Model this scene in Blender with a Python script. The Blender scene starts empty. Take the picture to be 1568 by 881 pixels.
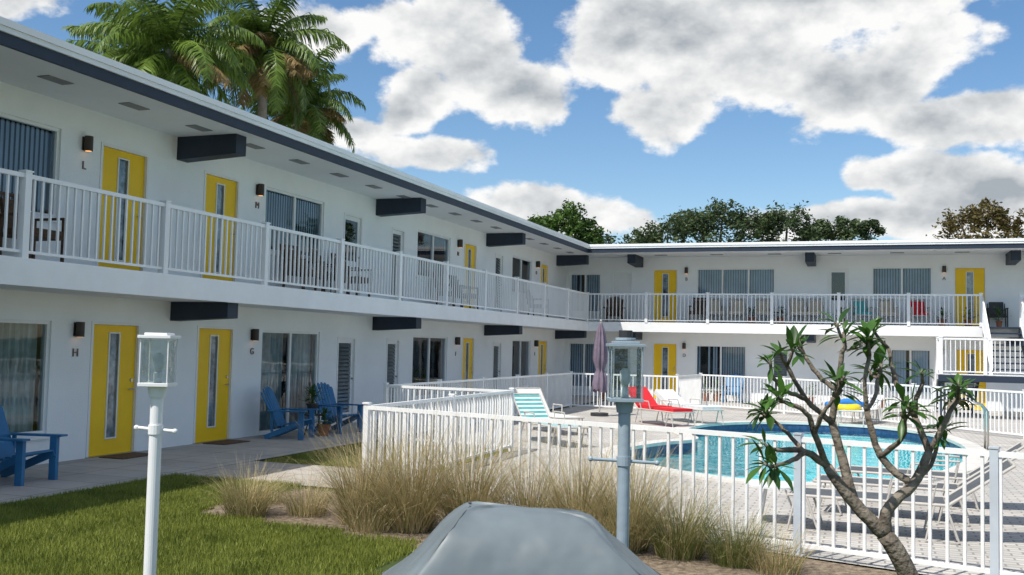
import bpy, math, random
from mathutils import Vector, Matrix
rnd = random.Random(7)
scene = bpy.context.scene
scene.view_settings.view_transform = 'Standard'
scene.view_settings.look = 'None'
scene.view_settings.exposure = 0

# ------------------------------------------------------------------ materials
def mat(name, col, rough=0.6, var=0.12, scale=3.0, bump=0.0, bscale=None, spec=0.4, metal=0.0, var2=None):
    m = bpy.data.materials.new(name); m.use_nodes = True
    nt = m.node_tree; N = nt.nodes; L = nt.links
    b = N['Principled BSDF']
    b.inputs['Roughness'].default_value = rough
    b.inputs['Metallic'].default_value = metal
    b.inputs['Specular IOR Level'].default_value = spec
    tc = N.new('ShaderNodeTexCoord')
    no = N.new('ShaderNodeTexNoise'); no.inputs['Scale'].default_value = scale
    no.inputs['Detail'].default_value = 3; no.inputs['Roughness'].default_value = 0.65
    L.new(tc.outputs['Object'], no.inputs['Vector'])
    r = N.new('ShaderNodeValToRGB')
    r.color_ramp.elements[0].position = 0.3; r.color_ramp.elements[1].position = 0.7
    c2 = var2 if var2 else [min(1, c*(1+var)) for c in col]
    r.color_ramp.elements[0].color = [c*(1-var) for c in col]+[1]
    r.color_ramp.elements[1].color = list(c2)+[1]
    L.new(no.outputs['Fac'], r.inputs['Fac'])
    L.new(r.outputs['Color'], b.inputs['Base Color'])
    if bump > 0:
        n2 = N.new('ShaderNodeTexNoise'); n2.inputs['Scale'].default_value = bscale or scale*8
        n2.inputs['Detail'].default_value = 2
        L.new(tc.outputs['Object'], n2.inputs['Vector'])
        bu = N.new('ShaderNodeBump'); bu.inputs['Strength'].default_value = bump
        bu.inputs['Distance'].default_value = 0.02
        L.new(n2.outputs['Fac'], bu.inputs['Height']); L.new(bu.outputs['Normal'], b.inputs['Normal'])
    return m

M = {}
M['wall'] = mat('wall_stucco', (0.84,0.85,0.85), 0.85, 0.04, 0.8, 0.25, 60)
M['soffit'] = mat('soffit_paint', (0.76,0.78,0.80), 0.8, 0.03, 1.0, 0.1, 40)
M['white'] = mat('white_paint', (0.86,0.86,0.86), 0.45, 0.04, 2.0)
M['fascia'] = mat('fascia_paint', (0.80,0.81,0.81), 0.6, 0.07, 1.2, 0.1, 20)
M['roofwhite'] = mat('roof_coating', (0.84,0.84,0.84), 0.7, 0.05, 0.6)
M['navy'] = mat('navy_paint', (0.020,0.032,0.055), 0.55, 0.12, 2.0, 0.05, 30)
M['yellow'] = mat('yellow_door_paint', (0.93,0.57,0.008), 0.5, 0.05, 1.5)
M['frame'] = mat('window_frame', (0.80,0.80,0.79), 0.4, 0.04, 2)
M['blind'] = mat('blind_fabric', (0.42,0.50,0.60), 0.8, 0.15, 1.5)
M['curtain'] = mat('curtain_cloth', (0.42,0.47,0.46), 0.9, 0.35, 2)
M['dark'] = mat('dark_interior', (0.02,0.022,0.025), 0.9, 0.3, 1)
M['louvre'] = mat('louvre_glass', (0.14,0.16,0.17), 0.15, 0.2, 3, spec=0.8)
M['slit'] = mat('slit_glass', (0.06,0.09,0.11), 0.08, 0.6, 5, spec=0.9, var2=(0.30,0.37,0.42))  # pale noise patches put reflections into the glass colour
M['steel'] = mat('brushed_steel', (0.5,0.48,0.45), 0.3, 0.05, 5, metal=1)
M['sconce'] = mat('bronze_sconce', (0.05,0.035,0.028), 0.5, 0.2, 5)
M['letter'] = mat('letter_metal', (0.18,0.13,0.10), 0.5, 0.1, 5)
M['vent'] = mat('vent_metal', (0.22,0.23,0.24), 0.6, 0.1, 5)
M['fence'] = mat('fence_paint', (0.85,0.85,0.84), 0.45, 0.06, 2.5)
M['fencegrey'] = mat('fence_post_shaded', (0.50,0.55,0.60), 0.5, 0.1, 3)  # shade on the right front posts, put into their colour
M['pole'] = mat('pole_white_paint', (0.80,0.80,0.80), 0.4, 0.06, 4)
M['polegrey'] = mat('pole_grey', (0.30,0.37,0.42), 0.45, 0.1, 4, 0.1, 30)  # grey-blue tone, darker than the white pole
M['cover'] = mat('grill_cover_vinyl', (0.145,0.175,0.19), 0.45, 0.14, 4, 1.0, 4.5)
M['seam'] = mat('cover_seam', (0.10,0.115,0.125), 0.6, 0.1, 3)
M['coping'] = mat('pool_coping', (0.62,0.60,0.56), 0.7, 0.1, 3, 0.2, 20)
M['tile'] = mat('pool_waterline_tile', (0.03,0.07,0.16), 0.3, 0.4, 9)
M['basin'] = mat('pool_plaster', (0.15,0.66,0.72), 0.8, 0.08, 1.2)
M['blue'] = mat('blue_chair_plastic', (0.03,0.16,0.33), 0.5, 0.12, 4)
M['red'] = mat('red_cloth', (0.62,0.02,0.03), 0.8, 0.15, 6, 0.2, 15)
M['teal'] = mat('teal_cloth', (0.07,0.40,0.40), 0.8, 0.15, 6)
M['cream'] = mat('cream_cushion', (0.58,0.50,0.38), 0.85, 0.12, 6, 0.15, 20)
M['wicker'] = mat('brown_wicker', (0.10,0.055,0.03), 0.7, 0.3, 14, 0.4, 60)
M['sling'] = mat('sling_fabric', (0.09,0.10,0.11), 0.8, 0.15, 8)
M['slingw'] = mat('white_sling', (0.68,0.70,0.70), 0.8, 0.08, 8)
M['lframe'] = mat('lounger_frame', (0.50,0.47,0.43), 0.5, 0.08, 5)
M['umb'] = mat('umbrella_cloth', (0.20,0.16,0.21), 0.85, 0.2, 6, 0.2, 20)
M['terracotta'] = mat('terracotta_pot', (0.32,0.12,0.06), 0.8, 0.2, 6)
M['potdark'] = mat('dark_pot', (0.04,0.04,0.045), 0.5, 0.2, 6)
M['yellowtoy'] = mat('yellow_float_vinyl', (0.75,0.6,0.03), 0.3, 0.05, 4)
M['bluetoy'] = mat('blue_float_vinyl', (0.03,0.2,0.6), 0.3, 0.05, 4)
M['mulch'] = mat('mulch_soil', (0.17,0.12,0.08), 0.95, 0.5, 14, 1.0, 50, var2=(0.34,0.27,0.19))
M['lawn'] = mat('lawn_ground', (0.05,0.075,0.014), 0.95, 0.3, 2.5, 0.5, 40)
M['bark'] = mat('plumeria_bark', (0.13,0.10,0.075), 0.8, 0.3, 14, 0.7, 45, var2=(0.27,0.23,0.18))
M['palmbark'] = mat('palm_trunk_bark', (0.22,0.20,0.17), 0.9, 0.2, 6, 0.5, 20)
M['treebark'] = mat('tree_bark', (0.10,0.08,0.06), 0.9, 0.2, 6, 0.5, 20)

def leafmat(name, c1, c2, rough=0.5, trans=0.25, scale=1.2):
    m = bpy.data.materials.new(name); m.use_nodes = True
    nt = m.node_tree; N = nt.nodes; L = nt.links; N.clear()
    out = N.new('ShaderNodeOutputMaterial'); b = N.new('ShaderNodeBsdfPrincipled')
    b.inputs['Roughness'].default_value = rough; b.inputs['Specular IOR Level'].default_value = 0.3
    t = N.new('ShaderNodeBsdfTranslucent'); mx = N.new('ShaderNodeMixShader'); mx.inputs[0].default_value = trans
    tc = N.new('ShaderNodeTexCoord'); no = N.new('ShaderNodeTexNoise'); no.inputs['Scale'].default_value = scale
    no.inputs['Detail'].default_value = 3
    geo = N.new('ShaderNodeNewGeometry')
    ad = N.new('ShaderNodeMath'); ad.operation = 'MULTIPLY_ADD'; ad.inputs[1].default_value = 0.55
    L.new(geo.outputs['Random Per Island'], ad.inputs[0])
    mu = N.new('ShaderNodeMath'); mu.operation = 'MULTIPLY_ADD'; mu.inputs[1].default_value = 1.4; mu.inputs[2].default_value = -0.48
    L.new(tc.outputs['Object'], no.inputs['Vector']); L.new(no.outputs['Fac'], mu.inputs[0]); L.new(mu.outputs[0], ad.inputs[2])
    r = N.new('ShaderNodeValToRGB'); r.color_ramp.elements[0].color = list(c1)+[1]; r.color_ramp.elements[1].color = list(c2)+[1]
    L.new(ad.outputs[0], r.inputs['Fac'])
    L.new(r.outputs['Color'], b.inputs['Base Color']); L.new(r.outputs['Color'], t.inputs['Color'])
    L.new(b.outputs[0], mx.inputs[1]); L.new(t.outputs[0], mx.inputs[2]); L.new(mx.outputs[0], out.inputs['Surface'])
    return m
M['palmleaf'] = leafmat('palm_leaf', (0.02,0.05,0.008), (0.20,0.30,0.05), 0.4, 0.3, 0.5)
M['palmdead'] = leafmat('palm_dead_leaf', (0.12,0.08,0.03), (0.36,0.26,0.11), 0.7, 0.2, 0.5)
M['treeleaf'] = leafmat('tree_leaf', (0.015,0.045,0.008), (0.12,0.21,0.04), 0.5, 0.2, 0.5)
M['treeleaf2'] = leafmat('tree_leaf_olive', (0.02,0.045,0.02), (0.13,0.17,0.07), 0.5, 0.2, 0.5)
M['treebrown'] = leafmat('tree_leaf_brown', (0.06,0.045,0.015), (0.20,0.16,0.055), 0.5, 0.2, 0.5)
M['plumleaf'] = leafmat('plumeria_leaf', (0.018,0.055,0.012), (0.09,0.21,0.035), 0.35, 0.25, 4)
M['straw'] = leafmat('ornamental_grass_straw', (0.32,0.24,0.11), (0.70,0.58,0.33), 0.7, 0.25, 3)
M['green'] = leafmat('ornamental_grass_green', (0.07,0.10,0.02), (0.24,0.28,0.08), 0.6, 0.25, 3)
M['blade'] = leafmat('lawn_blade', (0.07,0.11,0.012), (0.40,0.43,0.09), 0.55, 0.35, 1.3)
M['plantleaf'] = leafmat('potted_plant_leaf', (0.02,0.06,0.012), (0.09,0.18,0.03), 0.5, 0.2, 6)

def glassmat(name, tint, gl=1.0, ior=1.5, bump=0, bs=5, rough=0.02):
    m = bpy.data.materials.new(name); m.use_nodes = True
    nt = m.node_tree; N = nt.nodes; L = nt.links; N.clear()
    out = N.new('ShaderNodeOutputMaterial'); tr = N.new('ShaderNodeBsdfTransparent'); tr.inputs[0].default_value = list(tint)+[1]
    g = N.new('ShaderNodeBsdfGlossy'); g.inputs['Roughness'].default_value = rough
    fr = N.new('ShaderNodeFresnel'); fr.inputs['IOR'].default_value = ior
    mx = N.new('ShaderNodeMixShader')
    ml = N.new('ShaderNodeMath'); ml.operation = 'MULTIPLY'; ml.inputs[1].default_value = gl; ml.use_clamp = True
    L.new(fr.outputs[0], ml.inputs[0]); L.new(ml.outputs[0], mx.inputs[0])
    L.new(tr.outputs[0], mx.inputs[1]); L.new(g.outputs[0], mx.inputs[2]); L.new(mx.outputs[0], out.inputs['Surface'])
    if bump:
        tc = N.new('ShaderNodeTexCoord'); no = N.new('ShaderNodeTexNoise'); no.inputs['Scale'].default_value = bs
        no.inputs['Detail'].default_value = 2
        L.new(tc.outputs['Object'], no.inputs['Vector'])
        bu = N.new('ShaderNodeBump'); bu.inputs['Strength'].default_value = bump; bu.inputs['Distance'].default_value = 0.05
        L.new(no.outputs['Fac'], bu.inputs['Height']); L.new(bu.outputs['Normal'], g.inputs['Normal']); L.new(bu.outputs['Normal'], fr.inputs['Normal'])
    return m
M['glass'] = glassmat('window_glass', (0.80,0.88,0.91), 1.3, 1.5, 0.05, 1.2)
M['lampglass'] = glassmat('lantern_glass', (0.88,0.93,0.91), 2.2, 1.45, 0.3, 30, 0.08)
M['water'] = glassmat('pool_water', (0.62,0.95,0.97), 1.0, 1.33, 0.35, 2.5)

def emit(name, col, s):
    m = bpy.data.materials.new(name); m.use_nodes = True
    b = m.node_tree.nodes['Principled BSDF']; b.inputs['Base Color'].default_value = list(col)+[1]
    b.inputs['Emission Color'].default_value = list(col)+[1]; b.inputs['Emission Strength'].default_value = s
    return m
M['bulb'] = emit('sconce_glow', (1.0,0.45,0.15), 1.2)

def pavermat(name, c1, c2, mort, sx, bw, bh, off=0.5, rot=0.0):
    m = mat(name, c1, 0.85, 0.15, 3, 0.3, 40)
    nt = m.node_tree; N = nt.nodes; L = nt.links; b = N['Principled BSDF']
    tc = N.new('ShaderNodeTexCoord'); mp = N.new('ShaderNodeMapping'); mp.inputs['Rotation'].default_value = (0,0,rot)
    br = N.new('ShaderNodeTexBrick'); br.offset = off
    br.inputs['Scale'].default_value = sx; br.inputs['Brick Width'].default_value = bw; br.inputs['Row Height'].default_value = bh
    br.inputs['Mortar Size'].default_value = 0.012; br.inputs['Mortar Smooth'].default_value = 0.3
    br.inputs['Color1'].default_value = list(c1)+[1]; br.inputs['Color2'].default_value = list(c2)+[1]; br.inputs['Mortar'].default_value = list(mort)+[1]
    L.new(tc.outputs['Object'], mp.inputs[0]); L.new(mp.outputs[0], br.inputs['Vector'])
    no = N.new('ShaderNodeTexNoise'); no.inputs['Scale'].default_value = 0.9; no.inputs['Detail'].default_value = 7
    no.inputs['Roughness'].default_value = 0.7
    L.new(tc.outputs['Object'], no.inputs['Vector'])
    mr = N.new('ShaderNodeMapRange'); mr.inputs[1].default_value = 0.3; mr.inputs[2].default_value = 0.7; mr.inputs[3].default_value = 0.78; mr.inputs[4].default_value = 1.15
    L.new(no.outputs['Fac'], mr.inputs[0])
    mx = N.new('ShaderNodeMix'); mx.data_type = 'RGBA'; mx.blend_type = 'MULTIPLY'; mx.inputs[0].default_value = 1
    L.new(br.outputs['Color'], mx.inputs[6]); L.new(mr.outputs[0], mx.inputs[7]); L.new(mx.outputs[2], b.inputs['Base Color'])
    return m
M['paver'] = pavermat('pool_deck_pavers', (0.55,0.52,0.48), (0.46,0.44,0.41), (0.28,0.27,0.25), 1.0, 0.22, 0.11)
M['walk'] = pavermat('walkway_concrete', (0.46,0.43,0.39), (0.41,0.385,0.35), (0.24,0.22,0.20), 1.0, 0.9, 0.6, 0.0)
M['path'] = pavermat('path_concrete', (0.46,0.42,0.37), (0.42,0.38,0.34), (0.22,0.2,0.18), 1.0, 0.6, 0.45, 0.3)

# ------------------------------------------------------------------ mesh builder
class B:
    def __init__(s): s.v=[]; s.f=[]; s.m=[]; s.mats=[]
    def mi(s,k):
        if k not in s.mats: s.mats.append(k)
        return s.mats.index(k)
    def add(s,vs,fs,k):
        o=len(s.v); i=s.mi(k)
        s.v.extend([tuple(v) for v in vs])
        for f in fs: s.f.append(tuple(o+a for a in f)); s.m.append(i)
    def box(s,x0,x1,y0,y1,z0,z1,k,T=None):
        if x0>x1:x0,x1=x1,x0
        if y0>y1:y0,y1=y1,y0
        if z0>z1:z0,z1=z1,z0
        vs=[Vector(c) for c in [(x0,y0,z0),(x1,y0,z0),(x1,y1,z0),(x0,y1,z0),(x0,y0,z1),(x1,y0,z1),(x1,y1,z1),(x0,y1,z1)]]
        if T is not None: vs=[T@v for v in vs]
        s.add(vs,[(0,3,2,1),(4,5,6,7),(0,1,5,4),(1,2,6,5),(2,3,7,6),(3,0,4,7)],k)
    def beam(s,p0,p1,w,h,k,up=(0,0,1)):
        p0=Vector(p0);p1=Vector(p1);d=(p1-p0);l=d.length;d.normalize()
        u=Vector(up)
        if abs(d.dot(u))>0.99: u=Vector((0,1,0))
        r=d.cross(u).normalized(); u=r.cross(d)
        T=Matrix(((r.x,d.x,u.x,p0.x),(r.y,d.y,u.y,p0.y),(r.z,d.z,u.z,p0.z),(0,0,0,1)))
        s.box(-w/2,w/2,0,l,-h/2,h/2,k,T)
    def tube(s,pts,rad,k,n=8,cap=True):
        pts=[Vector(p) for p in pts]; o=len(s.v); i=s.mi(k); prev=None
        for j,p in enumerate(pts):
            if j==0:d=pts[1]-p
            elif j==len(pts)-1:d=p-pts[j-1]
            else:d=pts[j+1]-pts[j-1]
            d.normalize()
            if prev is None:
                a=Vector((1,0,0)) if abs(d.x)<0.9 else Vector((0,1,0)); r=d.cross(a).normalized()
            else: r=(prev-d*prev.dot(d)).normalized()
            prev=r; q=d.cross(r); R=rad[j] if isinstance(rad,(list,tuple)) else rad
            for t in range(n):
                a=2*math.pi*t/n; s.v.append(tuple(p+r*math.cos(a)*R+q*math.sin(a)*R))
        for j in range(len(pts)-1):
            for t in range(n):
                a=o+j*n+t;b=o+j*n+(t+1)%n; s.f.append((a,b,b+n,a+n)); s.m.append(i)
        if cap:
            s.f.append(tuple(o+t for t in range(n-1,-1,-1))); s.m.append(i)
            e=o+(len(pts)-1)*n; s.f.append(tuple(e+t for t in range(n))); s.m.append(i)
    def ball(s,c,r,k,n=10):
        c=Vector(c); rings=[]
        for j in range(1,n//2):
            th=math.pi*j/(n//2); rings.append((math.cos(th)*r,math.sin(th)*r))
        vs=[c+Vector((0,0,r))]; fs=[]
        for z,q in rings:
            for t in range(n): vs.append(c+Vector((q*math.cos(2*math.pi*t/n),q*math.sin(2*math.pi*t/n),z)))
        vs.append(c-Vector((0,0,r))); e=len(vs)-1
        for t in range(n):
            fs.append((0,1+t,1+(t+1)%n)); b=1+(len(rings)-1)*n; fs.append((e,b+(t+1)%n,b+t))
        for j in range(len(rings)-1):
            for t in range(n):
                a=1+j*n+t;b=1+j*n+(t+1)%n; fs.append((a,a+n,b+n,b))
        s.add(vs,fs,k)
    def obj(s,name,parent=None,smooth=False,bevel=0,T=None):
        me=bpy.data.meshes.new(name); me.from_pydata(s.v,[],s.f)
        for k in s.mats: me.materials.append(M[k])
        me.polygons.foreach_set('material_index',s.m)
        if smooth: me.polygons.foreach_set('use_smooth',[True]*len(s.f))
        me.update()
        ob=bpy.data.objects.new(name,me); scene.collection.objects.link(ob)
        if parent: ob.parent=parent
        if T is not None: ob.matrix_world=T
        if bevel:
            b=ob.modifiers.new('bevel','BEVEL'); b.width=bevel; b.segments=2; b.limit_method='ANGLE'
        return ob
def empty(name,loc=(0,0,0)):
    e=bpy.data.objects.new(name,None); e.location=loc; scene.collection.objects.link(e); return e
def TR(x,y,z,rz=0,s=1): return Matrix.Translation((x,y,z))@Matrix.Rotation(rz,4,'Z')@Matrix.Scale(s,4)

Xw,Xb,Xr=-11.062,-9.822,-9.411
Yw,Yb,Yr=37.05,35.813,34.35
Z1,ZS,ZT,ZSOF=2.754,2.43,5.46,5.22
YS=-8.0
XE=12.0

# ------------------------------------------------------------------ building
bld=empty('apartment_building')
class Wing:
    def __init__(s,kind): s.k=kind
    def box(s,b,a0,a1,d0,d1,z0,z1,m):
        if s.k=='L': b.box(Xw+d0,Xw+d1,a0,a1,z0,z1,m)
        else: b.box(a0,a1,Yw-d1,Yw-d0,z0,z1,m)
    def P(s,a,d,z): return Vector((Xw+d,a,z)) if s.k=='L' else Vector((a,Yw-d,z))
WL,WR=Wing('L'),Wing('R')
walls=B(); frames=B(); doors=B(); glass=B(); blinds=B(); beams=B(); fix=B()
def wallrun(W,a0,a1,z0,z1,ops):
    ops=sorted(ops); cur=a0
    for o in ops:
        oa,ob_,oz0,oz1=o[:4]
        W.box(walls,cur,oa,-0.18,0,z0,z1,'wall')
        if oz0>z0+0.01: W.box(walls,oa,ob_,-0.18,0,z0,oz0,'wall')
        if oz1<z1-0.01: W.box(walls,oa,ob_,-0.18,0,oz1,z1,'wall')
        cur=ob_
    W.box(walls,cur,a1,-0.18,0,z0,z1,'wall')
def window(W,a0,a1,z0,z1,panes=2,kind='blind',seed=0):
    t=0.05
    W.box(frames,a0,a1,-0.10,-0.03,z1-t,z1,'frame'); W.box(frames,a0,a1,-0.10,-0.03,z0,z0+t,'frame')
    W.box(frames,a0,a0+t,-0.10,-0.03,z0+t,z1-t,'frame'); W.box(frames,a1-t,a1,-0.10,-0.03,z0+t,z1-t,'frame')
    for i in range(1,panes):
        c=a0+(a1-a0)*i/panes; W.box(frames,c-0.03,c+0.03,-0.095,-0.035,z0+t,z1-t,'frame')
    if z0%Z1>0.2: W.box(walls,a0-0.06,a1+0.06,0.003,0.05,z0-0.06,z0,'wall')
    for i in range(panes):
        c0=a0+t+(a1-a0-2*t)*i/panes; c1=a0+t+(a1-a0-2*t)*(i+1)/panes
        glass.add([W.P(c0,-0.07,z0+t),W.P(c1,-0.07,z0+t),W.P(c1,-0.07,z1-t),W.P(c0,-0.07,z1-t)],[(0,1,2,3) if W is WL else (3,2,1,0)],'glass')
    r=random.Random(seed)
    if kind=='blind':
        a=a0+0.03; ang=r.uniform(-0.45,-0.2) if W is WL else r.uniform(0.35,0.7); gap=r.choice([None,None,None,None,None,r.randint(0,panes-1)])
        while a<a1-0.05:
            pi=int((a-a0)/(a1-a0)*panes)
            if pi!=gap or r.random()<0.3:
                dx=0.044*math.cos(ang); dd=0.044*math.sin(ang)
                p=[W.P(a-dx,-0.17-dd,z0+0.03),W.P(a+dx,-0.17+dd,z0+0.03),W.P(a+dx,-0.17+dd,z1-0.04),W.P(a-dx,-0.17-dd,z1-0.04)]
                blinds.add(p,[(0,1,2,3)],'blind')
            a+=0.088
    elif kind=='curtain':
        prev=None; a=a0+0.02; gap=(a0+(a1-a0)*r.uniform(0.4,0.55)); gw=(a1-a0)*r.uniform(0.03,0.1)
        while a<a1:
            d=-0.2+0.03*math.sin(a*38)+0.012*math.sin(a*91)
            if abs(a-gap)<gw: prev=None
            else:
                if prev:
                    blinds.add([W.P(prev[0],prev[1],z0+0.02),W.P(a,d,z0+0.02),W.P(a,d,z1-0.04),W.P(prev[0],prev[1],z1-0.04)],[(0,1,2,3)],'curtain')
                prev=(a,d)
            a+=0.025
def doorframe(W,a0,a1,z0,z1):
    t=0.045
    W.box(frames,a0,a0+t,-0.12,0.012,z0,z1-t,'frame'); W.box(frames,a1-t,a1,-0.12,0.012,z0,z1-t,'frame')
    W.box(frames,a0,a1,-0.12,0.012,z1-t,z1,'frame'); return t
def ydoor(W,a0,a1,z0,z1,hs=1):
    t=doorframe(W,a0,a1,z0,z1); b0,b1=a0+t+0.004,a1-t-0.004; z1-=t+0.004
    c=(b0+b1)/2; w=0.10; s0,s1=z0+0.27,z1-0.13
    W.box(doors,b0,c-w,-0.085,-0.04,z0+0.012,z1,'yellow'); W.box(doors,c+w,b1,-0.085,-0.04,z0+0.012,z1,'yellow')
    W.box(doors,c-w,c+w,-0.085,-0.04,z0+0.012,s0,'yellow'); W.box(doors,c-w,c+w,-0.085,-0.04,s1,z1,'yellow')
    q=0.022
    W.box(frames,c-w-q,c-w,-0.05,-0.022,s0-q,s1+q,'frame'); W.box(frames,c+w,c+w+q,-0.05,-0.022,s0-q,s1+q,'frame')
    W.box(frames,c-w,c+w,-0.05,-0.022,s0-q,s0,'frame'); W.box(frames,c-w,c+w,-0.05,-0.022,s1,s1+q,'frame')
    W.box(doors,c-w,c+w,-0.07,-0.055,s0,s1,'slit')
    e=b1-0.07 if hs>0 else b0+0.07
    fix.tube([W.P(e,-0.04,z0+1.0),W.P(e,0.02,z0+1.0)],0.012,'steel',8); fix.tube([W.P(e+0.01,0.018,z0+1.0),W.P(e-0.11*hs,0.018,z0+1.0)],0.009,'steel',8)
    fix.tube([W.P(e,-0.04,z0+1.14),W.P(e,-0.02,z0+1.14)],0.028,'steel',12)
    W.box(frames,a0,a1,-0.12,0.03,z0-0.001,z0+0.012,'steel')
def ldoor(W,a0,a1,z0,z1,full=True):
    t=doorframe(W,a0,a1,z0,z1); b0,b1=a0+t,a1-t; z1-=t
    s=0.09; W.box(frames,b0,b0+s,-0.08,-0.04,z0+.01,z1,'frame'); W.box(frames,b1-s,b1,-0.08,-0.04,z0+.01,z1,'frame')
    W.box(frames,b0+s,b1-s,-0.08,-0.04,z1-s,z1,'frame'); zb=z0+0.25 if full else z0+0.9
    W.box(frames,b0+s,b1-s,-0.08,-0.04,z0+.01,zb,'frame')
    z=zb+0.03
    if full:
        while z<z1-s:
            p=[W.P(b0+s,-0.085,z+0.06),W.P(b1-s,-0.085,z+0.06),W.P(b1-s,-0.04,z-0.02),W.P(b0+s,-0.04,z-0.02)]
            glass.add(p,[(0,1,2,3)],'louvre'); z+=0.085
    else:
        W.box(glass,b0+s,b1-s,-0.063,-0.057,zb,z1-s,'glass')
    fix.tube([W.P(b1-0.05,-0.04,z0+1.0),W.P(b1-0.05,0.01,z0+1.0)],0.02,'steel',8)
def sconce(W,a,z):
    W.box(fix,a-0.05,a+0.05,0,0.02,z-0.10,z+0.10,'sconce')
    p0=W.P(a,0.08,z-0.11); p1=W.P(a,0.08,z+0.11)
    fix.tube([p0,p1],0.062,'sconce',14); fix.tube([p0-Vector((0,0,0.004)),p0-Vector((0,0,0.001))],0.045,'bulb',14)
def vdim(ops): return [(o[1],o[2],o[3],o[4]) for o in ops]
Lfl=[('w',8.9,11.39,0.42,2.03,2,'curtain'),('y',12.17,13.25,0,2.05),('y',14.70,15.78,0,2.05),('w',16.70,18.85,0.02,2.02,2,'curtain'),
     ('l',19.61,20.45,0,1.93),('l',22.0,22.71,0,1.93),('w',23.5,25.72,0.42,2.03,2,'blind'),('y',26.79,27.72,0,2.05),('l',29.29,30.05,0,1.93),
     ('w',31.1,32.98,0.42,2.03,2,'blind'),('y',33.8,34.84,0,2.05),('y',0.2,1.28,0,2.05),('w',2.2,4.3,0.02,2.02,2,'blind'),('l',5.1,5.94,0,1.93),('l',7.3,8.05,0,1.93),('w',-4.5,-2.0,0.42,2.03,2,'blind')]
Lfu=[('w',8.9,11.40,Z1+0.75,Z1+2.06,2,'blind'),('y',12.2,13.28,Z1,Z1+2.03),('y',14.73,15.78,Z1,Z1+2.03),('w',16.66,18.87,Z1+0.8,Z1+2.05,2,'blind'),
     ('g',19.73,20.59,Z1,Z1+1.95),('l',22.11,22.84,Z1,Z1+1.9),('w',23.61,25.76,Z1+0.8,Z1+2.02,2,'blind'),('y',26.77,27.74,Z1,Z1+2.03),('l',29.3,30.05,Z1,Z1+1.95),
     ('w',30.93,32.95,Z1+0.8,Z1+2.02,2,'blind'),('y',33.88,34.8,Z1,Z1+2.03),('y',0.2,1.28,Z1,Z1+2.03),('w',2.2,4.3,Z1+0.8,Z1+2.05,2,'blind'),('l',5.1,5.94,Z1,Z1+1.9),('l',7.3,8.05,Z1,Z1+1.9)]
Rfl=[('w',-10.9,-9.7,0.3,2.0,2,'blind'),('l',-9.25,-8.47,0,1.93),('y',-7.66,-6.73,0,2.05),('w',-6.07,-4.25,0.42,2.0,2,'blind'),('l',-3.42,-2.70,0,1.93),('w',0.6,1.9,0.5,2.0,2,'blind'),('y',2.65,3.63,0,2.05),('w',5.2,7.6,0.5,2.0,2,'blind')]
Rfu=[('w',-10.9,-9.68,Z1+0.4,Z1+1.88,2,'blind'),('p',-9.25,-8.47,Z1,Z1+1.92),('y',-7.68,-6.75,Z1,Z1+2.03),('w',-6.06,-3.26,Z1+1.0,Z1+2.05,3,'blind'),('g',-1.47,-0.75,Z1,Z1+2.02),
     ('w',0.0,1.95,Z1+1.0,Z1+2.06,2,'blind'),('y',2.61,3.61,Z1,Z1+2.05),('w',5.2,7.6,Z1+1.0,Z1+2.06,2,'blind')]
for W,ops,a0,a1,z0,z1 in [(WL,Lfl,YS,Yw,0,ZS),(WL,Lfu,YS,Yw,Z1,ZSOF),(WR,Rfl,Xw,XE,0,ZS),(WR,Rfu,Xw,XE,Z1,ZSOF)]:
    wallrun(W,a0,a1,z0,z1,vdim(ops))
    for i,o in enumerate(ops):
        k=o[0]
        if k=='w': window(W,o[1],o[2],o[3],o[4],o[5],o[6],seed=int(o[1]*10+o[3]*7)+99)
        elif k=='y': ydoor(W,o[1],o[2],o[3],o[4])
        elif k=='l': ldoor(W,o[1],o[2],o[3],o[4])
        elif k=='g': ldoor(W,o[1],o[2],o[3],o[4],False)
        elif k=='p':
            t=doorframe(W,o[1],o[2],o[3],o[4]); W.box(frames,o[1]+t,o[2]-t,-0.08,-0.04,o[3]+0.01,o[4]-t,'frame')
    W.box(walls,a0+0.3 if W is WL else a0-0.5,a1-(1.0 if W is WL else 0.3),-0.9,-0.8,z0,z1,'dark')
walls.box(Xw-9,Xw-0.9,YS,Yw+9,0.0,ZSOF-0.002,'wall')
walls.box(Xw-0.88,XE,Yw+0.9,Yw+9,0.0,ZSOF-0.003,'wall')
walls.box(Xw-0.9,Xw,YS-0.15,YS,0,ZSOF,'wall')
walls.box(XE,XE+0.15,Yw,Yw+9,0,ZSOF,'wall')
walls.box(Xw-0.9,Xw-0.18,YS,Yw,ZS,Z1,'wall'); walls.box(Xw,XE,Yw+0.18,Yw+0.9,ZS,Z1,'wall')
for y in (11.86,16.36,26.3,33.4,1.8): sconce(WL,y,Z1+1.93); sconce(WL,y,1.92)
for x in (-6.43,2.31): sconce(WR,x,Z1+1.97)
for x in (-6.48,2.2): sconce(WR,x,1.95)
walls.obj('walls',bld); frames.obj('window_and_door_frames',bld); doors.obj('doors',bld); glass.obj('glazing',bld); blinds.obj('blinds_and_curtains',bld); fix.obj('wall_lights_and_handles',bld)
# balcony slab
sl=B()
sl.box(Xw,Xb-0.02,YS,Yw,ZS,Z1-0.002,'fascia'); sl.box(Xb-0.02,XE,Yb+0.02,Yw,ZS+0.001,Z1-0.002,'fascia')
sl.box(Xb-0.02,Xb+0.03,YS,Yb+0.02,ZS-0.012,Z1+0.01,'white'); sl.box(Xb+0.03,3.42,Yb-0.03,Yb+0.02,ZS-0.012,Z1+0.01,'white')
sl.box(4.45,XE,Yb-0.03,Yb+0.02,ZS-0.012,Z1+0.01,'white')
sl.obj('balcony_slab',bld,bevel=0.006)
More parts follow.
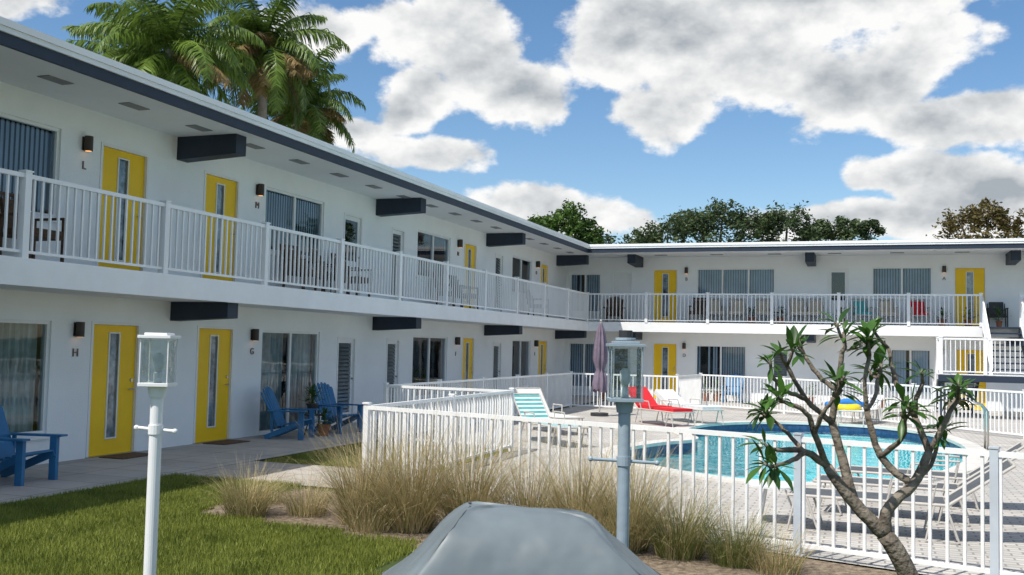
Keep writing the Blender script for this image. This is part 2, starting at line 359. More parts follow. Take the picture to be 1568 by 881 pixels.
# roof
rf=B()
rf.box(Xw-9.4,Xr-0.10,YS-0.5,Yw+9.4,ZSOF,ZT-0.06,'soffit'); rf.box(Xr-0.10,XE+0.5,Yr+0.10,Yw+9.4,ZSOF+0.001,ZT-0.06,'soffit')
rf.box(Xr-0.10,Xr-0.05,YS-0.5,Yr+0.10,ZSOF-0.055,ZT-0.12,'navy'); rf.box(Xr-0.05,XE+0.5,Yr+0.05,Yr+0.10,ZSOF-0.055,ZT-0.12,'navy')
rf.box(Xr-0.20,Xr,YS-0.55,Yr,ZT-0.085,ZT,'roofwhite'); rf.box(Xr-0.2,XE+0.55,Yr,Yr+0.2,ZT-0.085,ZT,'roofwhite')
rf.box(Xr-0.20,Xr-0.02,YS-0.55,Yr+0.1,ZT-0.15,ZT-0.087,'fascia'); rf.box(Xr-0.02,XE+0.55,Yr+0.02,Yr+0.2,ZT-0.15,ZT-0.087,'fascia')
rf.box(Xw-9.4,Xr-0.21,YS-0.5,Yw+9.4,ZT-0.058,ZT-0.02,'roofwhite'); rf.box(Xr-0.2,XE+0.5,Yr+0.21,Yw+9.4,ZT-0.058,ZT-0.02,'roofwhite')
for i in range(-8,26):
    y=10.4+1.52*(i-1)
    if y<35:
        rf.box(-10.33,-10.13,y-0.22,y+0.22,ZSOF-0.012,ZSOF-0.001,'vent')
for i in range(8):
    x=-7.2+2*i; rf.box(x-0.22,x+0.22,36.0,36.2,ZSOF-0.012,ZSOF-0.001,'vent')
rf.obj('roof',bld)
def lbeam(y,z0,z1,xe):
    w=0.29
    vs=[(Xw,y,z0),(xe,y,z0+0.06),(xe,y,z1),(Xw,y,z1),(Xw,y+w,z0),(xe,y+w,z0+0.06),(xe,y+w,z1),(Xw,y+w,z1)]
    beams.add(vs,[(0,1,2,3),(7,6,5,4),(1,5,6,2),(0,4,5,1),(3,2,6,7)],'navy')
def rbeam(x,z0,z1,ye):
    w=0.30
    vs=[(x,Yw,z0),(x+w,Yw,z0),(x+w,ye,z0+0.05),(x,ye,z0+0.05),(x,Yw,z1),(x+w,Yw,z1),(x+w,ye,z1),(x,ye,z1)]
    beams.add(vs,[(0,1,2,3),(3,2,6,7),(0,3,7,4),(1,5,6,2)],'navy')
for k in range(-3,4):
    y=13.97+7.265*k
    lbeam(y,4.83,ZSOF+0.001,-9.89); lbeam(y,2.11,ZS-0.001,-9.93)
for x in (-8.35,-2.15,4.2,10.5):
    rbeam(x,4.85,ZSOF+0.001,35.7); rbeam(x,2.15,ZS-0.001,35.95)
beams.obj('outrigger_beams',bld,bevel=0.006)

# railings
def run(b,p0,p1,h,sp,mk,posts=(),pw=0.09,rail=0.05,bal=0.019,cap=True,ph=0.0,bk=None,brail=0.09):
    p0=Vector(p0);p1=Vector(p1);d=p1-p0;dl=Vector((d.x,d.y,0)).length;ang=math.atan2(d.y,d.x)
    up=Vector((0,0,1))
    b.beam(p0+up*(h-rail/2),p1+up*(h-rail/2),rail,rail,mk); b.beam(p0+up*brail,p1+up*brail,0.035,0.035,mk)
    n=max(1,int(round(dl/sp)))
    for i in range(1,n):
        q=p0+d*(i/n); s=bal/2
        b.box(-s,s,-s,s,brail,h-rail,bk or mk,TR(q.x,q.y,q.z,ang))
    for t in posts:
        q=p0+d*t; s=pw/2
        b.box(-s,s,-s,s,0,h+0.02+ph,mk,TR(q.x,q.y,q.z,ang))
        if cap:
            b.box(-s-0.012,s+0.012,-s-0.012,s+0.012,h+0.02+ph,h+0.04+ph,mk,TR(q.x,q.y,q.z,ang))
rl=B(); H=1.055
ys=[Yb-2.6196*k for k in range(0,17)]
for i in range(16): run(rl,(Xb-0.03,ys[i+1],Z1),(Xb-0.03,ys[i],Z1),H,0.14,'white',(0,),0.10,0.055,0.027)
xs=[Xb-0.03+2.20*k for k in range(0,6)]+[3.33]
for i in range(6): run(rl,(xs[i],Yb,Z1),(xs[i+1],Yb,Z1),H,0.14,'white',(0,) if i<5 else (0,1),0.10,0.055,0.027)
run(rl,(4.5,Yb,Z1),(8,Yb,Z1),H,0.14,'white',(0,1),0.10,0.055,0.027)
rl.obj('balcony_railing',bld)
# stairs
st=B()
ly0,ly1,lz=31.9,33.3,1.26
st.box(1.85,4.55,ly0,ly1,lz-0.16,lz,'fascia'); st.box(1.82,4.58,ly0-0.03,ly0,lz-0.20,lz-0.01,'navy')
n=8
for i in range(n):
    z=lz+(Z1-lz)*(i+1)/(n+0.0); y=ly1+(Yb-ly1)*i/n
    st.box(3.42,4.42,y,y+0.32,z-0.05,z-0.002,'navy')
for x in (3.40,4.44): st.beam((x,ly1,lz+0.0),(x,Yb,Z1-0.12),0.05,0.26,'navy')
for i in range(7):
    z=lz*(i+0.5)/7; y=ly1+2.0-2.0*i/7
    st.box(1.95,3.0,y-0.3,y,z,z+0.05,'navy')
for x in (1.93,3.02): st.beam((x,ly1+2.1,0.02),(x,ly1,lz-0.1),0.05,0.24,'navy')
for x in (1.95,4.45):
    for y in (ly0+0.08,ly1-0.08): st.box(x-0.05,x+0.05,y-0.05,y+0.05,0,lz-0.16,'navy')
run(st,(1.9,ly0+.03,lz),(4.5,ly0+.03,lz),1.06,0.13,'white',(0,0.45,1),0.09,0.05,0.022)
run(st,(1.9,ly0+.1,lz),(1.9,ly1,lz),1.06,0.13,'white',(1,),0.09,0.05,0.022)
run(st,(4.5,ly0+.1,lz),(4.5,ly1,lz),1.06,0.13,'white',(),0.09,0.05,0.022)
run(st,(3.36,ly1,lz),(3.36,Yb-.1,Z1),1.0,0.13,'white',(0,),0.09,0.05,0.022)
run(st,(4.48,ly1,lz),(4.48,Yb-.1,Z1),1.0,0.13,'white',(0,1),0.09,0.05,0.022)
run(st,(1.9,ly1+2.1,0),(1.9,ly1,lz),1.0,0.13,'white',(0,),0.09,0.05,0.022)
st.obj('staircase',bld)
def letter(ch,W,a,z,s=0.17):
    c=bpy.data.curves.new('letter_'+ch,'FONT'); c.body=ch; c.size=s; c.extrude=0.008; c.align_x='CENTER'
    o=bpy.data.objects.new('unit_letter_'+ch.lower(),c); c.materials.append(M['letter']); scene.collection.objects.link(o)
    o.parent=bld
    if W is WL: o.matrix_world=Matrix.Translation((Xw+0.012,a,z))@Matrix.Rotation(math.pi/2,4,'Z')@Matrix.Rotation(math.pi/2,4,'X')
    else: o.matrix_world=Matrix.Translation((a,Yw-0.012,z))@Matrix.Rotation(math.pi/2,4,'X')
for ch,y,z in [('H',11.86,1.52),('G',16.36,1.55),('F',26.3,1.5),('E',33.4,1.5),('L',11.86,Z1+1.55),('M',16.36,Z1+1.58),('N',26.3,Z1+1.58),('O',33.4,Z1+1.58)]: letter(ch,WL,y,z)
for ch,x,z in [('A',2.31,Z1+1.6),('B',-6.43,Z1+1.6),('D',-6.48,1.55)]: letter(ch,WR,x,z)

# ------------------------------------------------------------------ ground
def catmull(pts,n=8):
    out=[]; m=len(pts)
    for i in range(m):
        p0,p1,p2,p3=[Vector(pts[(i+j-1)%m]) for j in range(4)]
        for t in range(n):
            t/=n; out.append(0.5*((2*p1)+(-p0+p2)*t+(2*p0-5*p1+4*p2-p3)*t*t+(-p0+3*p1-3*p2+p3)*t**3))
    return out
pool=catmull([(-4.15,17.6),(-3.6,16.1),(-2.6,15.0),(-1.4,14.5),(-0.2,15.0),(0.8,16.5),(1.5,19.0),(1.7,22.0),(1.2,25.0),(-0.1,26.7),(-2.2,26.7),(-3.6,25.0),(-3.9,22.6),(-3.3,20.6),(-3.8,19.3)])
def offset(ring,d):
    out=[];n=len(ring)
    for i in range(n):
        t=(ring[(i+1)%n]-ring[i-1]).normalized(); out.append(ring[i]+Vector((t.y,-t.x))*d)
    return out
def sheet(name,outer,hole,z,mk):
    c=bpy.data.curves.new(name,'CURVE'); c.dimensions='2D'; c.fill_mode='BOTH'
    for ring in [outer]+([hole] if hole else []):
        s=c.splines.new('POLY'); s.points.add(len(ring)-1)
        for i,p in enumerate(ring): s.points[i].co=(p[0],p[1],0,1)
        s.use_cyclic_u=True
    o=bpy.data.objects.new(name+'_c',c); scene.collection.objects.link(o)
    me=bpy.data.meshes.new_from_object(o); bpy.data.objects.remove(o)
    me.materials.clear(); me.materials.append(M[mk])
    for p in me.polygons: p.material_index=0
    ob=bpy.data.objects.new(name,me); ob.location.z=z; scene.collection.objects.link(ob)
    me.update()
    if me.polygons and me.polygons[0].normal.z<0: me.flip_normals()
    return ob
big=[(-400,-300),(400,-300),(400,600),(-400,600)]
coph=offset(pool,0.34)
sheet('ground',big,coph,-0.02,'lawn')
deck=[(-5.80,11.0),(-3.7,10.38),(-2,9.87),(-.7,9.48),(1.1,8.93),(5,7.7),(11,7.7),(11,Yw-0.002),(-8.62,Yw-0.002),(-8.62,16.72),(-5.88,16.55)]
sheet('pool_deck',deck,coph,-0.004,'paver')
sheet('walkway',[(Xw+0.002,YS),(-8.78,YS),(-8.78,Yw-.004),(Xw+0.002,Yw-.004)],None,0.0,'walk')
sheet('path',[(-8.776,11.3),(-5.84,11.2),(-5.90,13.1),(-8.776,13.15)],None,-0.003,'path')
sheet('planting_bed',[(-7.0,9.6),(-6.6,8.95),(-5.2,8.65),(-3.5,8.3),(-1.5,8.1),(0.4,7.3),(4,6.2),(4.9,7.65),(1.1,8.9),(-.7,9.45),(-2,9.84),(-3.7,10.35),(-5.9,10.95),(-6.6,11.05)],None,-0.012,'mulch')
pl=empty('swimming_pool')
pb=B(); n=len(pool)
o2=offset(pool,0.34)
vs=[(p.x,p.y,0.03) for p in pool]+[(p.x,p.y,0.03) for p in o2]+[(p.x,p.y,-0.03) for p in pool]+[(p.x,p.y,-0.03) for p in o2]
fs=[]
for i in range(n):
    j=(i+1)%n; fs+=[(i,n+i,n+j,j),(i,j,2*n+j,2*n+i),(n+i,3*n+i,3*n+j,n+j)]
pb.add(vs,fs,'coping'); pb.obj('coping',pl)
pb=B(); inn=offset(pool,0.02)
def wallring(z0,z1,mk):
    pb.add([(p.x,p.y,z0) for p in inn]+[(p.x,p.y,z1) for p in inn],[(i,(i+1)%n,n+(i+1)%n,n+i) for i in range(n)],mk)
wallring(-0.03,-0.26,'tile'); wallring(-0.26,-1.3,'basin')
pb.add([(p.x,p.y,-1.3) for p in inn],[tuple(range(n))],'basin')
pb.tube([(-3.1,18.0,-1.29),(-3.1,18.0,-0.45)],0.95,'basin',24)
pb.obj('basin',pl)
pb=B(); pb.add([(p.x,p.y,-0.14) for p in inn],[tuple(range(n))],'water'); pb.obj('water',pl)

# lawn blades
lawn=empty('grass_lawn')
variants=[]
for v in range(3):
    b=B(); r=random.Random(v)
    for i in range(4200):
        x,y=r.random(),r.random(); a=r.uniform(0,6.28); h=r.uniform(0.03,0.075); w=0.0055; l=r.uniform(0,0.045); a2=r.uniform(0,6.28)
        dx,dy=math.cos(a)*w,math.sin(a)*w
        b.add([(x-dx,y-dy,0),(x+dx,y+dy,0),(x+math.cos(a2)*l,y+math.sin(a2)*l,h)],[(0,1,2)],'blade')
    me=bpy.data.meshes.new('grass_patch'); me.from_pydata(b.v,[],b.f); me.materials.append(M['blade']); variants.append(me)
def patch(x,y):
    o=bpy.data.objects.new('grass_patch',rnd.choice(variants)); scene.collection.objects.link(o); o.parent=lawn
    k=rnd.randint(0,3); o.matrix_world=Matrix.Translation((x+.5,y+.5,-0.02))@Matrix.Rotation(k*math.pi/2,4,'Z')@Matrix.Translation((-.5,-.5,0))
for i in range(9):
    for j in range(9):
        x=-8.78+i; y=11.3-1-j
        if x>-7.3 and y>8.1: continue
        if x>-4 and y>7.2: continue
        if x>-2 and y>6.9: continue
        patch(x,y)
patch(-7.68,8.3); patch(-6.78,7.95); patch(-5.8,7.8); patch(-4.9,7.6); patch(-7.75,9.5)
for x in (-8.62,-7.62,-6.9):
    for y in (13.15,14.15,15.15,15.7): patch(x,y)

# ------------------------------------------------------------------ fences
fn=B()
front=[(-5.78,11.02),(-3.7,10.40),(-2,9.90),(-.7,9.50),(1.1,8.95),(3.6,8.15),(6.5,7.6)]
fh=1.05
for i in range(len(front)-1):
    a,c=front[i],front[i+1]; run(fn,(*a,0),(*c,0),fh,0.13,'fence',(),0.06,0.045,0.025)
run(fn,(-5.78,11.02,0),(-5.86,16.5,0),fh,0.12,'fence',(0,0.5,1),0.065,0.045,0.024)
run(fn,(-5.86,16.5,0),(-8.4,16.72,0),fh,0.12,'fence',(1,),0.065,0.045,0.024)
run(fn,(-8.4,16.72,0),(-8.5,29.2,0),fh,0.12,'fence',(0.2,0.4,0.6,0.8),0.065,0.045,0.024)
back=[(-8.5,29.2),(-5.3,29.2),(-5.1,32.2),(-2.4,30.6),(1.0,27.4),(3.2,24.9),(6,22)]
for i in range(len(back)-1): run(fn,(*back[i],0),(*back[i+1],0),fh,0.12,'fence',(0,1) if i in (1,2) else (0,),0.065,0.045,0.024)
fn.obj('pool_fence')
fp=B()
for x,y in [(-0.62,9.47),(0.93,9.0),(3.6,8.15)]:
    fp.box(-.032,.032,-.032,.032,0,1.07,'fencegrey',TR(x,y,0,-0.3)); fp.box(-.038,.038,-.038,.038,1.07,1.085,'fencegrey',TR(x,y,0,-0.3))
    fp.box(-.06,.06,-.06,.06,0,0.012,'fencegrey',TR(x,y,0,-0.3))
fp.obj('fence_post')

# ------------------------------------------------------------------ ornamental grass
def clump(name,x,y,h,n,gfrac,spread=1.0):
    b=B(); r=random.Random(int(x*100+y*10))
    for i in range(n):
        g=r.random()<gfrac; k='green' if g else 'straw'
        a=r.uniform(0,6.283); rr=r.random()**0.6*0.2*spread; bx,by=rr*math.cos(a),rr*math.sin(a)
        a+=r.gauss(0,0.5)
        L=h*0.93*r.uniform(0.45,1.25)*(0.8 if g else 1.0); el=math.radians(r.triangular(38,92,80)); bend=r.uniform(0.2,1.6)
        w=r.uniform(0.0016,0.0034); p=Vector((bx,by,0)); pts=[p.copy()]; S=5
        for s in range(S):
            e=el-bend*((s+0.5)/S)**1.6; p=p+Vector((math.cos(a)*math.cos(e),math.sin(a)*math.cos(e),math.sin(e)))*L/S; pts.append(p.copy())
        sd=Vector((-math.sin(a),math.cos(a),0)); wa=r.uniform(-0.9,0.9); sd=(sd*math.cos(wa)+Vector((math.cos(a),math.sin(a),0))*math.sin(wa))
        vs=[]
        for j,q in enumerate(pts):
            ww=w*(1-0.8*j/S); vs+=[q-sd*ww,q+sd*ww]
        b.add(vs,[(2*j,2*j+1,2*j+3,2*j+2) for j in range(S)],k)
    b.obj(name,T=TR(x,y,-0.012))
cl=[(-6.4,9.9,0.35,250,0.4),(-6.15,9.1,0.6,1000,0.3),(-5.6,9.4,0.5,500,0.3),(-4.85,9.2,1.1,1200,0.22),(-4.25,9.1,1.2,1500,0.2),(-3.7,9.25,1.2,1300,0.25),(-3.15,9.45,1.0,800,0.3),
    (-2.6,9.3,1.1,1100,0.2),(-2.1,9.1,1.1,1200,0.3),(-1.6,9.0,0.8,1200,0.65),(-1.1,8.9,0.6,1000,0.75),(-0.75,8.75,0.4,500,0.3),(-2.3,8.8,0.6,600,0.35),(-5.0,9.9,0.8,600,0.3),(-4.6,8.9,0.5,400,0.3)]
for x,y,h,n_,g in cl: clump('ornamental_grass',x,y,h,n_,g)

# ------------------------------------------------------------------ lamp posts
def lamp(x,y,mk,s=1.0,tall=1.84,yaw=0.35,dark=False):
    e=empty('garden_lamp_post',(x,y,0)); b=B(); T=TR(0,0,0,yaw)
    lh=(0.20 if not dark else 0.23); z0=tall-lh-0.025
    b.tube([(0,0,0),(0,0,0.03)],0.085,mk,20); b.tube([(0,0,0.03),(0,0,z0-0.05)],0.027,mk,20); b.tube([(0,0,z0-0.06),(0,0,z0-0.012)],[0.034,0.042],mk,20)
    zc=z0-0.2 if not dark else z0-0.27
    c,sn=math.cos(yaw-0.03),math.sin(yaw-0.03)
    hw=0.085 if not dark else 0.145
    b.tube([(-c*hw,-sn*hw,zc+0.006),(c*hw,sn*hw,zc-0.006)],0.0075,mk,10); b.tube([(0,0,zc-0.02),(0,0,zc+0.02)],0.032,mk,16)
    for q in (-1,1): b.ball((c*hw*q,sn*hw*q,zc-0.006*q),0.012,mk)
    b.obj('pole',e,smooth=False)
    b=B(); w=0.060*s
    b.box(-w-.006,w+.006,-w-.006,w+.006,z0-0.012,z0+0.004,mk,T)
    b.box(-w-.012,w+.012,-w-.012,w+.012,tall-0.028,tall-0.014,mk,T); b.box(-w+.01,w-.01,-w+.01,w-.01,tall-0.014,tall-.003,mk,T)
    for px in (-1,1):
        for py in (-1,1): b.box(px*w-.003,px*w+.003,py*w-.003,py*w+.003,z0,tall-0.026,mk,T)
    if dark:
        b.tube([(0,0,tall),(0,0,tall+0.012)],0.045,mk,16); b.tube([(0,0,tall+0.012),(0,0,tall+0.045)],0.03,'potdark',14)
    b.obj('lantern_cage',e,bevel=0.002)
    b=B(); nr=9
    for sx,sy in ((1,0),(-1,0),(0,1),(0,-1)):
        pts=[]
        for i in range(nr*4+1):
            t=-w+0.004+(2*w-0.008)*i/(nr*4); d=w-0.006+0.0025*math.sin(i/4*2*math.pi)
            pts.append((sx*d+(0 if sx else t),sy*d+(0 if sy else t)))
        vs=[T@Vector((p[0],p[1],z0+0.004)) for p in pts]+[T@Vector((p[0],p[1],tall-0.033)) for p in pts]; m=len(pts)
        b.add(vs,[(i,i+1,m+i+1,m+i) for i in range(m-1)],'lampglass')
    b.obj('glass_panels',e,smooth=True)
    b=B(); b.tube([(0,0,z0),(0,0,z0+0.05)],0.018,'white',12); b.tube([(0,0,z0+0.05),(0,0,z0+0.08),(0,0,z0+0.12),(0,0,z0+0.135)],[0.012,0.024,0.024,0.008],'slingw',12); b.obj('bulb',e,smooth=True)
    return e
lamp(-2.95,3.66,'pole',1.0,1.838)
lamp(-1.02,4.35,'polegrey',1.12,1.845,dark=True)

# ------------------------------------------------------------------ grill cover
g=B(); lay=[(0.06,0.60,0.30),(0.5,0.61,0.31),(0.80,0.62,0.32),(0.90,0.585,0.31),(0.955,0.49,0.295),(1.03,0.405,0.275),(1.11,0.325,0.24),(1.15,0.285,0.20),(1.185,0.25,0.13),(1.208,0.225,0.055)]
NP=56; r=random.Random(3); vs=[];fs=[]
for li,(z,hx,hy) in enumerate(lay):
    for i in range(NP):
        a=2*math.pi*i/NP; ca,sa=math.cos(a),math.sin(a); e=0.18
        x=hx*math.copysign(abs(ca)**e,ca); y=hy*math.copysign(abs(sa)**e,sa)
        wv=0.012*math.sin(a*7+li*0.6)+0.009*math.sin(a*13+li*1.1)+r.uniform(-.003,.003)
        amp=1.0 if li<4 else 0.5
        vs.append((x*(1+wv*amp),y*(1+wv*amp),z+(0.006*math.sin(a*5+li) if li>1 else 0)-(0.020*(x/0.3) if li>5 else 0)))
for li in range(len(lay)-1):
    for i in range(NP):
        j=(i+1)%NP; fs.append((li*NP+i,li*NP+j,(li+1)*NP+j,(li+1)*NP+i))
vs.append((0,0,1.212))
for i in range(NP): fs.append(((len(lay)-1)*NP+i,(len(lay)-1)*NP+(i+1)%NP,len(vs)-1))
g.add(vs,fs,'cover')
gc=empty('covered_barbecue_grill',(-1.205,3.60,0)); gc.rotation_euler=(0,0,0.36)
go=g.obj('vinyl_cover',gc,smooth=True); sm=go.modifiers.new('s','SUBSURF'); sm.levels=1; sm.render_levels=1
s_=B()
for q in (-1,1):
    for sy in (-1,1):
        path=[]
        for li in range(3,len(lay)):
            best=min(range(NP),key=lambda i:abs(vs[li*NP+i][0]-q*lay[li][1]*0.97)+abs(vs[li*NP+i][1]-sy*lay[li][2]*0.97)); v=Vector(vs[li*NP+best]); path.append(v*0.994+Vector((0,0,0.003)))
        s_.tube(path,0.004,'seam',6)
for x in (-0.3,0.3):
    for y in (-0.2,0.2): s_.tube([(x,y,0),(x,y,0.2)],0.025,'potdark',10)
s_.obj('seams_and_cart_legs',gc)

# ------------------------------------------------------------------ plumeria tree
pt=empty('plumeria_tree',(0.105,5.35,0)); pt.rotation_euler=(0,0,0.3435)
b=B()
def br(pts,r0,r1,n=10):
    P=[Vector((p[0],p[2] if len(p)>2 else 0,p[1])) for p in pts]
    Q=[]
    for i in range(len(P)-1):
        p0=P[max(0,i-1)];p1=P[i];p2=P[i+1];p3=P[min(len(P)-1,i+2)]
        for t in range(4):
            t/=4; Q.append(0.5*((2*p1)+(-p0+p2)*t+(2*p0-5*p1+4*p2-p3)*t*t+(-p0+3*p1-3*p2+p3)*t**3)+Vector((rnd.uniform(-1,1),rnd.uniform(-1,1),rnd.uniform(-1,1)))*0.004)
    Q.append(P[-1]); m=len(Q)-1
    b.tube(Q,[(r0+(r1-r0)*i/m)*0.80+rnd.uniform(-.001,.001) for i in range(m+1)],'bark',n)
    return Q[-1],(Q[-1]-Q[-4]).normalized()
tips=[]
br([(.24,0,0),(.17,.35,0),(.08,.715,0),(-.05,.93,0)],0.075,0.052)
br([(-.05,.93,0),(-.19,1.07,.02),(-.32,1.25,.03)],0.046,0.030)
tips.append(br([(-.32,1.25,.03),(-.45,1.325,-.03),(-.60,1.335,-.06)],0.026,0.014))
tips.append(br([(-.45,1.325,-.03),(-.53,1.29,-.1),(-.62,1.27,-.16)],0.018,0.012))
br([(-.19,1.07,.02),(-.23,1.28,.08),(-.275,1.46,.1)],0.032,0.024)
br([(-.275,1.46,.1),(-.26,1.62,.08)],0.022,0.018)
tips.append(br([(-.26,1.62,.08),(-.25,1.75,.05),(-.235,1.86,.03)],0.018,0.013))
tips.append(br([(-.26,1.62,.08),(-.34,1.70,.14),(-.40,1.80,.16)],0.017,0.012))
tips.append(br([(-.275,1.46,.1),(-.42,1.58,.06),(-.52,1.74,.04)],0.020,0.012))
tips.append(br([(-.42,1.58,.06),(-.54,1.62,.0),(-.62,1.70,-.05)],0.016,0.011))
tips.append(br([(-.32,1.25,.03),(-.42,1.42,-.08),(-.47,1.52,-.12),(-.58,1.57,-.16)],0.022,0.012))
tips.append(br([(-.42,1.42,-.08),(-.40,1.52,-.16),(-.36,1.60,-.2)],0.016,0.011))
br([(-.05,.93,0),(-.03,1.07,-.02),(.09,1.17,0),(.18,1.33,.02)],0.04,0.026)
br([(.18,1.33,.02),(.12,1.5,.05)],0.022,0.018)
tips.append(br([(.12,1.5,.05),(.11,1.60,.0),(.13,1.67,-.03)],0.017,0.012))
tips.append(br([(.12,1.5,.05),(.05,1.66,.1),(.016,1.84,.12)],0.017,0.012))
tips.append(br([(.18,1.33,.02),(.24,1.5,-.04),(.28,1.60,-.08)],0.019,0.012))
tips.append(br([(.24,1.5,-.04),(.28,1.50,.04),(.31,1.54,.1)],0.015,0.010))
br([(.09,1.17,0),(-.04,1.30,.08),(-.10,1.52,.1)],0.026,0.018)
tips.append(br([(-.10,1.52,.1),(-.12,1.64,.08),(-.10,1.80,.06)],0.016,0.011))
tips.append(br([(-.10,1.52,.1),(-.02,1.60,.2),(0.02,1.68,.28)],0.015,0.011))
tips.append(br([(-.04,1.30,.08),(.02,1.40,-.05),(.0,1.50,-.14)],0.018,0.011))
tips.append(br([(.09,1.17,0),(.21,1.26,.08),(.26,1.38,.1)],0.018,0.011))
tips.append(br([(-.45,1.325,-.03),(-.50,1.40,.08),(-.56,1.46,.12)],0.015,0.010))
ntips=[]
for tp,d in tips:
    for k in range(rnd.choice((1,2,2,3))):
        dd=(d+Vector((rnd.uniform(-1,1),rnd.uniform(-1,1),rnd.uniform(-.4,.7)))*0.9).normalized(); L1=rnd.uniform(0.05,0.13)
        e1=tp+dd*L1*0.5; e2=e1+(dd+Vector((0,0,.4))).normalized()*L1*0.5
        b.tube([tp,e1,e2],[0.009,0.008,0.007],'bark',7); ntips.append((e2,(e2-e1).normalized()))
b.obj('trunk_and_branches',pt,smooth=True)
lf=B()
for tp,d in ntips:
    nl=rnd.randint(8,12)
    side=d.cross(Vector((0.3,0.5,1))).normalized(); q=d.cross(side)
    for i in range(nl):
        a=i*2.4+rnd.uniform(-.3,.3); el=rnd.uniform(-0.1,1.2)
        dr=(side*math.cos(a)+q*math.sin(a))*math.cos(el)+d*math.sin(el)*0.9; dr=(dr+Vector((0,0,rnd.uniform(-.3,.25)))).normalized()
        Ln=rnd.uniform(0.07,0.155); w=Ln*rnd.uniform(0.11,0.16); base=tp-d*rnd.uniform(0,0.04)
        up=Vector((0,0,1)); sd=dr.cross(up)
        if sd.length<0.1: sd=Vector((1,0,0))
        sd.normalize(); droop=rnd.uniform(0.2,0.9); p=base.copy();S=6
        prof=[0.12,0.25,0.7,1.0,0.95,0.55,0.03]; dd=dr.copy(); vs=[]
        for j in range(S+1):
            nn=sd.cross(dd).normalized()
            ww=w*prof[j]; vs+=[p-sd*ww+nn*ww*0.35,p.copy(),p+sd*ww+nn*ww*0.35]
            dd=(dd-up*droop/S).normalized(); p=p+dd*Ln/S
        fs=[]
        for j in range(S):
            k=3*j; fs+=[(k,k+1,k+4,k+3),(k+1,k+2,k+5,k+4)]
        lf.add(vs,fs,'plumleaf')
lf.obj('leaves',pt,smooth=True)

# ------------------------------------------------------------------ palms
def palm(x,y,z,L,nf,dead,seed):
    r=random.Random(seed); e=empty('palm_tree',(x,y,0)); t=B()
    t.tube([(0,0,0),(0.05,0,z*0.5),(0,0,z-1.2),(0,0,z-0.1)],[0.26,0.2,0.17,0.12],'palmbark',14)
    t.tube([(0,0,z-1.3),(0,0,z-0.6),(0,0,z+0.1)],[0.17,0.16,0.07],'palmleaf',12); t.obj('trunk',e,smooth=True)
    b=B()
    for i in range(nf+dead):
        dd=i>=nf
        az=i*2.399+r.uniform(-.3,.3)
        if dd: el=r.uniform(-0.5,0.6); k='palmdead'; bend=1.1
        else: el=math.radians(80-125*(i/nf)**0.9+r.uniform(-8,8)); k='palmleaf'; bend=r.uniform(1.0,1.9)
        LL=L*r.uniform(0.85,1.1)*(0.75 if dd else 1); S=34; p=Vector((0,0,z-(0.4*i/nf))); pts=[]
        for s in range(S+1):
            ee=max(-1.5,el-bend*(s/S)**1.5); d=Vector((math.cos(az)*math.cos(ee),math.sin(az)*math.cos(ee),math.sin(ee))); pts.append((p.copy(),d)); p=p+d*LL/S
        b.tube([q[0] for q in pts[::4]],[0.035*(1-0.8*j/8) for j in range(len(pts[::4]))],k,5)
        for s in range(3,S+1):
            q,d=pts[s]; sd=Vector((-math.sin(az),math.cos(az),0)); nn=sd.cross(d)
            ll=0.75*math.sin(math.pi*(0.12+0.80*s/S))**0.7*L/3
            for sg in (-1,1):
                for m in range(2):
                    o=q+d*LL/S*0.5*m
                    ld=(sd*sg*0.85+d*0.45+nn*r.uniform(-0.25,0.3)+Vector((0,0,-r.uniform(0.1,0.8)))).normalized()
                    ld2=(ld+Vector((0,0,-0.9))).normalized(); w=0.028
                    wv=d*w; o1=o+ld*ll*0.55; o2=o1+ld2*ll*0.5*r.uniform(.8,1.2)
                    b.add([o-wv,o+wv,o1+wv,o1-wv,o2],[(0,1,2,3),(3,2,4)],k)
    b.obj('fronds',e)
palm(-22,27.2,11.5,3.4,34,2,1)
palm(-21.5,31.9,12.9,3.3,30,18,2)
palm(-22.5,36.3,11.9,3.1,30,5,3)
palm(-25,29.0,11.6,3.1,24,5,4)

# ------------------------------------------------------------------ broadleaf trees
def tree(x,y,z0,blobs,leaf,n,size,seed,name='broadleaf_tree'):
    r=random.Random(seed); e=empty(name,(x,y,0)); t=B()
    t.tube([(0,0,0),(0.1,0,z0*0.5),(0,0,z0)],[0.35,0.28,0.2],'treebark',10)
    b=B()
    for (bx,by,bz,rx,rz) in blobs:
        t.tube([(0,0,z0*0.8),(bx*0.5,by*0.5,(z0+bz)/2-0.3),(bx,by,bz)],[0.16,0.1,0.03],'treebark',7)
        for c in range(22):
            th=r.uniform(0,6.28);u=r.uniform(-0.8,1);q=math.sqrt(max(0,1-u*u)); f=r.uniform(0.35,1.05)
            cx,cy,cz=bx+rx*f*q*math.cos(th),by+rx*f*q*math.sin(th),bz+rz*f*u; cr=r.uniform(0.28,0.5)*min(rx,rz)
            for i in range(n):
                v=Vector((r.gauss(0,1),r.gauss(0,1),r.gauss(0,0.8)))*cr*0.6; p=Vector((cx,cy,cz))+v
                a=Vector((r.uniform(-1,1),r.uniform(-1,1),r.uniform(-.6,.6))).normalized(); c2=a.cross(Vector((r.uniform(-1,1),r.uniform(-1,1),r.uniform(-1,1)))).normalized()
                s=size*r.uniform(0.6,1.3); b.add([p-a*s,p+c2*s*0.45,p+a*s,p-c2*s*0.45],[(0,1,2,3)],leaf)
    t.obj('trunk',e); b.obj('crown',e)
tree(-16.7,55.8,6.5,[(-1.2,0,8.9,1.0,0.8),(0.1,0,9.3,1.1,0.8),(1.0,0,8.6,1.0,0.7),(0,0,8.0,1.6,0.9),(1.4,0,7.9,0.9,0.6)],'treeleaf',60,0.13,11)
